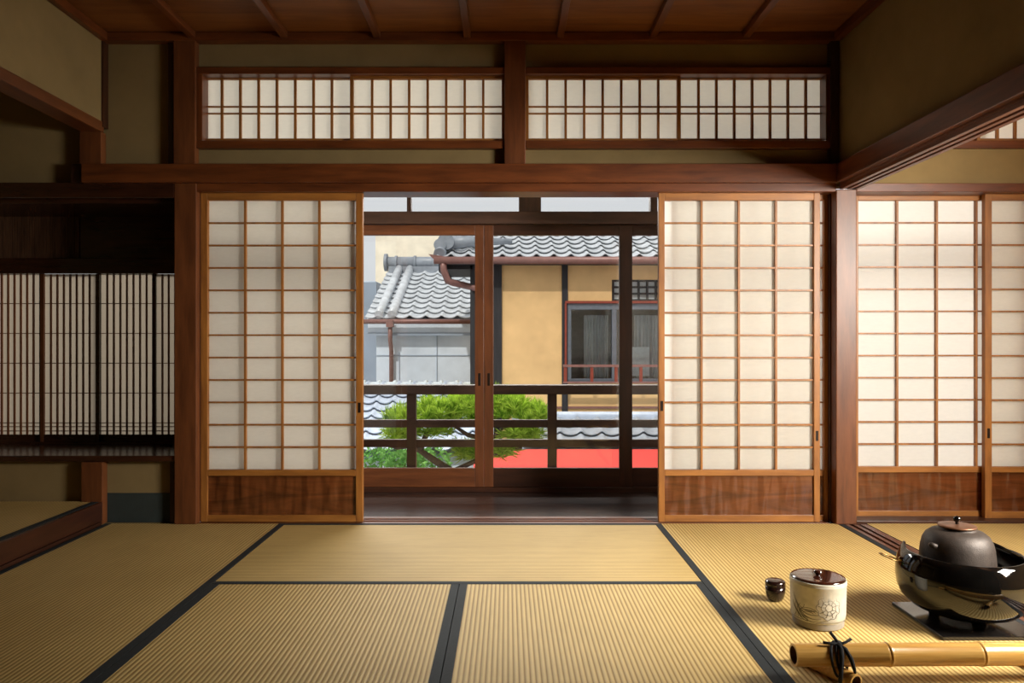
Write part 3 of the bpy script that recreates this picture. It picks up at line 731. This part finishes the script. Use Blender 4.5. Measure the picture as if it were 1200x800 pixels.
for _ in range(1500):
    c = P(min(525, random.gauss(470, 30)), 552 + random.uniform(-26, 30), 7.62 + random.uniform(-.16, .2))
    d = Vector((random.gauss(0, 1), random.gauss(0, .7), random.gauss(.5, .7))).normalized(); s2 = d.cross(Vector((random.random()-.5, random.random(), random.random()-.5))).normalized()
    l = random.uniform(.05, .085); lf.add([c, c+d*l*.4+s2*l*.2, c+d*l, c+d*l*.4-s2*l*.2], [(0, 1, 2, 3)])
lf.build('foliage', 'leaf', sh_)
for i in range(9):
    a = P(480, 640, 7.6); e = P(430+i*11, 545, 7.6+random.uniform(-.1, .15)); st_.tube([a, (a+e)/2+Vector((0, 0, .1)), e], [.015, .01, .005], 6)
st_.build('stems', 'bark', sh_)

# ---------------------------------------------------------------- tea things
# board, brazier and kettle
bc = Vector((1.528, 2.478, 0)); BT = .013
bd = B().box(1.37, 1.69, 2.322, 2.634, .0015, BT)
tag(bd.build('brazier_board', 'board', None, .002), 'square black lacquer board under the brazier on the straw mat', 'board')
fu = thing('tea_brazier', 'round glossy black brazier holding the iron kettle', 'brazier', (bc.x, bc.y, BT))
prof = [(.0, .024), (.07, .021), (.118, .026), (.158, .043), (.186, .07), (.199, .10), (.203, .135), (.202, .165), (.196, .19), (.186, .21), (.178, .222), (.173, .2235), (.169, .219),
        (.176, .205), (.186, .185), (.192, .16), (.190, .135), (.178, .105), (.15, .08), (.10, .06), (.0, .055)]
def rim(i, th):
    # the fire opening: the rim is cut away on the far side, with horns at both ends
    if 6 <= i <= 16:
        k_ = {6: .0, 7: .12, 8: .42, 9: .75, 10: 1, 11: 1, 12: 1, 13: .8, 14: .5, 15: .2, 16: .0}[i]
        d = abs((th - PI*.5 + PI) % (2*PI) - PI)
        if d < 1.02: return -.085*k_*(1-(d/1.02)**8)
        if d < 1.35: return .012*k_*(1-(d-1.02)/.33)
    return 0
B().lathe(prof, (bc.x, bc.y, BT), 160, rim).build('bowl', 'lacquer', fu)
ft = B()
for a in (90+180, 210+180, 330+180):
    t = math.radians(a); c = Vector((bc.x+.085*math.cos(t), bc.y+.085*math.sin(t), 0))
    B().tube([c+Vector((0, 0, BT)), c+Vector((0, 0, BT+.012)), c+Vector((0, 0, BT+.02)), c+Vector((0, 0, BT+.030))], [.015, .018, .022, .03], 16).build('foot', 'lacquer', fu)
B().lathe([(.0, .10), (.10, .10), (.172, .108)], (bc.x, bc.y, BT), 48).build('ash_bed', 'ash', fu)
def ring(cx, cy, z, dirx, diry):
    h = B(); d = Vector((dirx, diry, 0)).normalized(); s_ = Vector((-d.y, d.x, 0)); o_ = Vector((cx, cy, z))
    h.tube([o_ + d*(.034+.034*math.cos(t)) + s_*.026*math.sin(t) + Vector((0, 0, .012*math.cos(t)+.004)) for t in [2*PI*i/28 for i in range(29)]],   .0022, 8)
    h.ball(o_, .009, .009, .009); return h
a = math.radians(172); ring(bc.x+.196*math.cos(a), bc.y+.196*math.sin(a), BT+.19, math.cos(a), math.sin(a)).build('ring_handle', 'brass', fu)
a = math.radians(-8); ring(bc.x+.196*math.cos(a), bc.y+.196*math.sin(a), BT+.19, math.cos(a), math.sin(a)).build('ring_handle', 'brass', fu)
kt = thing('iron_kettle', 'dark cast iron kettle standing in the glossy black brazier', 'kettle', (bc.x-.02, bc.y, BT+.118))
kc = (bc.x-.02, bc.y, BT)
kp = [(.0, .122), (.07, .122), (.105, .14), (.125, .17), (.131, .195), (.129, .215), (.126, .24), (.120, .262), (.109, .280), (.092, .292), (.074, .298), (.062, .301), (.061, .309), (.056, .309), (.055, .296), (.0, .29)]
kp = [(r_k*.865, z_k) for r_k, z_k in kp]
body = B().lathe(kp, kc, 96).build('body', 'iron', kt)
for sgn in (-1, 1):
    lg = B()
    t = math.radians(0 if sgn > 0 else 180) + .35
    c = Vector((kc[0]+.104*math.cos(t), kc[1]+.104*math.sin(t), BT+.252)); lg.tube([c+Vector((-.012*math.sin(t), .012*math.cos(t), 0)), c+Vector((.012*math.cos(t), .012*math.sin(t), .004)), c+Vector((.012*math.sin(t), -.012*math.cos(t), 0))], [.008, .009, .008], 10)
    lg.build('lug', 'iron', kt)
lp_ = [(.0, .315), (.03, .3155), (.055, .3135), (.066, .312), (.068, .309), (.066, .3065), (.0, .3065)]
lp_ = [(r_k*.86, z_k) for r_k, z_k in lp_]
lid = B().lathe(lp_[::-1], kc, 64).build('lid', 'iron_lid', kt)
B().lathe([(.0, .314), (.006, .316), (.005, .321), (.011, .327), (.0125, .333), (.009, .340), (.0, .343)], kc, 24).build('knob', 'lacquer', lid)

# water jar
jY = FL(729); jc = Vector((X(958.5, jY), jY, 0.0012))
jr = thing('water_jar', 'grey white stoneware jar with incised pattern and dark lacquer lid', 'jar', tuple(jc))
jp = [(.0, .0), (.076, .0), (.080, .004), (.080, .022), (.083, .026), (.086, .04), (.087, .09), (.088, .135), (.0895, .138), (.0895, .142), (.088, .145), (.089, .148), (.088, .151), (.086, .152), (.084, .149), (.083, .03), (.0, .02)]
jb = B().lathe(jp, jc, 96).build('body', 'ceramic', jr)
B().lathe([(.0803, .003), (.0808, .012), (.0803, .021)], jc, 96).build('foot_band', 'ceramic_dark', jr)
jl = B().lathe([(.0, .150), (.083, .150), (.0855, .1525), (.0845, .156), (.07, .1575), (.03, .1585), (.0, .159)], jc, 72).build('lid', 'urushi', jr)
B().lathe([(.006, .158), (.008, .162), (.014, .167), (.0155, .171), (.011, .175), (.0, .176)], jc, 24).build('knob', 'urushi', jl)
eng = B()
def on_jar(pts, r=.0007):
    eng.tube([(jc.x+.0868*math.cos(t), jc.y+.0868*math.sin(t), jc.z+z) for t, z in pts], r, 6)
T0 = math.radians(-90)      # flower faces the light side
def flower(t0, z0, R):
    for k, (rad, m) in enumerate(((R, 9), (R*.62, 7), (R*.3, 5))):
        pts = []
        for i in range(91):
            a = 2*PI*i/90; rr_ = rad*(1+.16*abs(math.sin(a*m/2))-.08); pts.append((t0+rr_*math.cos(a)/.087, z0+rr_*math.sin(a)))
        on_jar(pts)
    for i in range(9):
        a = 2*PI*i/9+.2; on_jar([(t0+R*.35*math.cos(a)/.087, z0+R*.35*math.sin(a)), (t0+R*.6*math.cos(a+.1)/.087, z0+R*.6*math.sin(a+.1)), (t0+R*.92*math.cos(a)/.087, z0+R*.92*math.sin(a))], .0007)
flower(T0, .078, .037); flower(math.radians(30), .075, .034)
for j in range(4):       # flowing water lines that curl towards the flower
    on_jar([(math.radians(-176+5*j) + 1.05*t_**1.5, .122-.012*j-.06*math.sin(t_*1.9)) for t_ in [i/24 for i in range(25)]])
for j in range(3):
    on_jar([(math.radians(-133)+(.020+.008*j)*math.cos(a)/.087*(1-.05*a), .05+(.010+.006*j)*math.sin(a)) for a in [.5+i*.2 for i in range(22)]])
for j in range(4): on_jar([(math.radians(-168+7*j)+.10*math.sin(i*.45+j), .034+.0042*i) for i in range(12)])
for z in (.131, .030): on_jar([(2*PI*i/72, z) for i in range(73)], .0006)
eng.build('incised_pattern', 'incised', jr)

# tea caddy
cY = FL(702.5); cc = Vector((X(908.5, cY), cY, .0012))
cd = thing('tea_caddy', 'small dark lacquer tea caddy beside the stoneware jar', 'caddy', tuple(cc))
cup = [(.0, 0), (.022, 0), (.025, .002), (.031, .014), (.0345, .032), (.0355, .052), (.0, .052)]
B().lathe(cup, cc, 48).build('body', 'caddy', cd)
B().lathe([(.0357, .052), (.0358, .060), (.035, .067), (.032, .071), (.026, .0735), (.0, .0745)], cc, 48).build('lid', 'caddy', cd)

# bamboo barrier
pY = 2.04; pr = .0305; pz = .0445+pr
kk = thing('bamboo_barrier', 'low barrier of a yellow bamboo pole tied on short bamboo feet', 'barrier', (1.2, pY, .0012))
def bamboo(p0, p1, r, nodes, name, parent, wall=.78):
    p0, p1 = Vector(p0), Vector(p1); d = p1-p0; L = d.length; u_ = d/L
    st = [(0, r)]
    for nd in nodes:
        st += [(nd-.010, r), (nd-.004, r*1.05), (nd-.0025, r*1.04), (nd-.001, r*.96), (nd+.001, r*.97), (nd+.003, r*1.075), (nd+.006, r*1.05), (nd+.012, r)]
    st += [(L, r)]
    b_ = B(); pts = [p0+u_*t for t, _ in st]; b_.tube(pts, [q for _, q in st], 32, caps=False)
    ob = b_.build(name, 'bamboo', parent)
    for pe, s in ((p0, 1), (p1, -1)):
        e = B(); e.tube([pe, pe+u_*s*.07], [r*wall, r*wall], 32, caps=False)
        e.tube([pe+u_*s*.0695, pe+u_*s*.07], [r*wall, .0005], 32, caps=False)
        e.build('hollow_end', 'bamboo_in', ob)
        e2 = B(); e2.tube([pe, pe-u_*s*.0004], [r, r*wall], 32, caps=False); e2.build('cut_face', 'bamboo', ob)
    return ob
bamboo((X(930, pY), pY, pz), (1.66, pY+.01, pz), pr, [.257, .515, .77], 'pole', kk)
sr = .0215
for k_, x in enumerate((.915, 1.56)):
    bamboo((x-.055, pY+.13, sr+.0015), (x+.024, pY-.052, sr+.0015), sr, [.06], 'foot', kk)
    cdx = B()
    for off in (-.006, .008):
        pts = []
        for i in range(25):
            a = 2*PI*i/24
            yy = pY + math.cos(a)*(pr+.004); zz = pz-.012+math.sin(a)*(pr+.017)
            pts.append((x+off+.028*math.cos(a+.4), yy, zz))
        cdx.tube(pts, .0036, 8)
    top = Vector((x-.005, pY-.012, pz+pr+.004))
    cdx.ball(top, .009, .008, .006)
    cdx.tube([top, top+Vector((-.02, 0, .002)), top+Vector((-.042, .002, .004))], [.004, .0036, .0042], 8)
    cdx.tube([top, top+Vector((.018, .002, .004)), top+Vector((.036, .006, .012))], [.004, .0034, .0042], 8)
    cdx.tube([top, top+Vector((-.006, .012, .012)), top+Vector((-.016, .02, .026))], [.004, .0042, .0045], 8)
    fr_ = [(0, 0, 0), (.012, -.014, -.008), (.022, -.026, -.030), (.028, -.030, -.054), (.031, -.036, -.078)]
    cdx.tube([top+Vector(q) for q in fr_], [.004, .0055, .006, .005, .0015], 8)
    fr_ = [(0, 0, 0), (.000, -.016, -.008), (-.003, -.025, -.030), (-.008, -.031, -.062), (-.012, -.034, -.09)]
    cdx.tube([top+Vector(q) for q in fr_], [.004, .006, .0062, .006, .0055], 8)
    cdx.build('cord_tie', 'cord', kk)

# ---------------------------------------------------------------- light
wd = bpy.data.worlds.new('overcast_sky'); sc.world = wd; wd.use_nodes = True
bg = wd.node_tree.nodes['Background']; bg.inputs[0].default_value = (.95, .97, 1.0, 1); bg.inputs[1].default_value = 0.78
def sun(el, az, e, col, ang):
    l = bpy.data.lights.new('sun', 'SUN'); l.energy = e; l.color = col; l.angle = math.radians(ang)
    o = bpy.data.objects.new('sun', l); COL.objects.link(o)
    d = Vector((math.cos(el)*math.sin(az), math.cos(el)*math.cos(az), math.sin(el)))
    o.rotation_euler = d.to_track_quat('Z', 'Y').to_euler(); o.location = (0, 8, 12)
sun(math.radians(54), math.radians(200), 2.6, (1, .95, .88), 1.5)
def area(name, loc, target, sx, sy, e, col):
    l = bpy.data.lights.new(name, 'AREA'); l.shape = 'RECTANGLE'; l.size = sx; l.size_y = sy; l.energy = e; l.color = col
    o = bpy.data.objects.new(name, l); COL.objects.link(o); o.location = loc
    d = Vector(loc)-Vector(target); o.rotation_euler = d.to_track_quat('Z', 'Y').to_euler(); return o
area('added_screen_backlight', (-.6, 8.0, 3.25), (-.5, 4.0, .9), 5.2, .9, 410, (1, .96, .9))  # added area lamp that backlights the paper screens more than the sky does
area('side_window_light', (2.915, 1.45, 1.48), (1.935, 1.54, 1.02), 1.15, .8, 305, (1, .945, .85))

cam = bpy.data.cameras.new('camera'); co = bpy.data.objects.new('camera', cam); COL.objects.link(co)
co.location = (0, 0, EYE); co.rotation_euler = (PI/2, 0, 0)
cam.sensor_width = 36; cam.lens = F/1200*36; cam.shift_x = (600-CX)/1200; cam.shift_y = (CY-400)/1200*0
cam.clip_start = .05; cam.clip_end = 200
sc.camera = co
vs_ = sc.view_settings; vs_.view_transform = 'Standard'; vs_.look = 'None'; vs_.exposure = 0.0; vs_.gamma = 1.0; vs_.use_curve_mapping = False
try:
    sc.cycles.use_denoising = True; sc.cycles.max_bounces = 14; sc.cycles.transparent_max_bounces = 16; sc.cycles.diffuse_bounces = 8; sc.cycles.transmission_bounces = 10
except Exception: pass
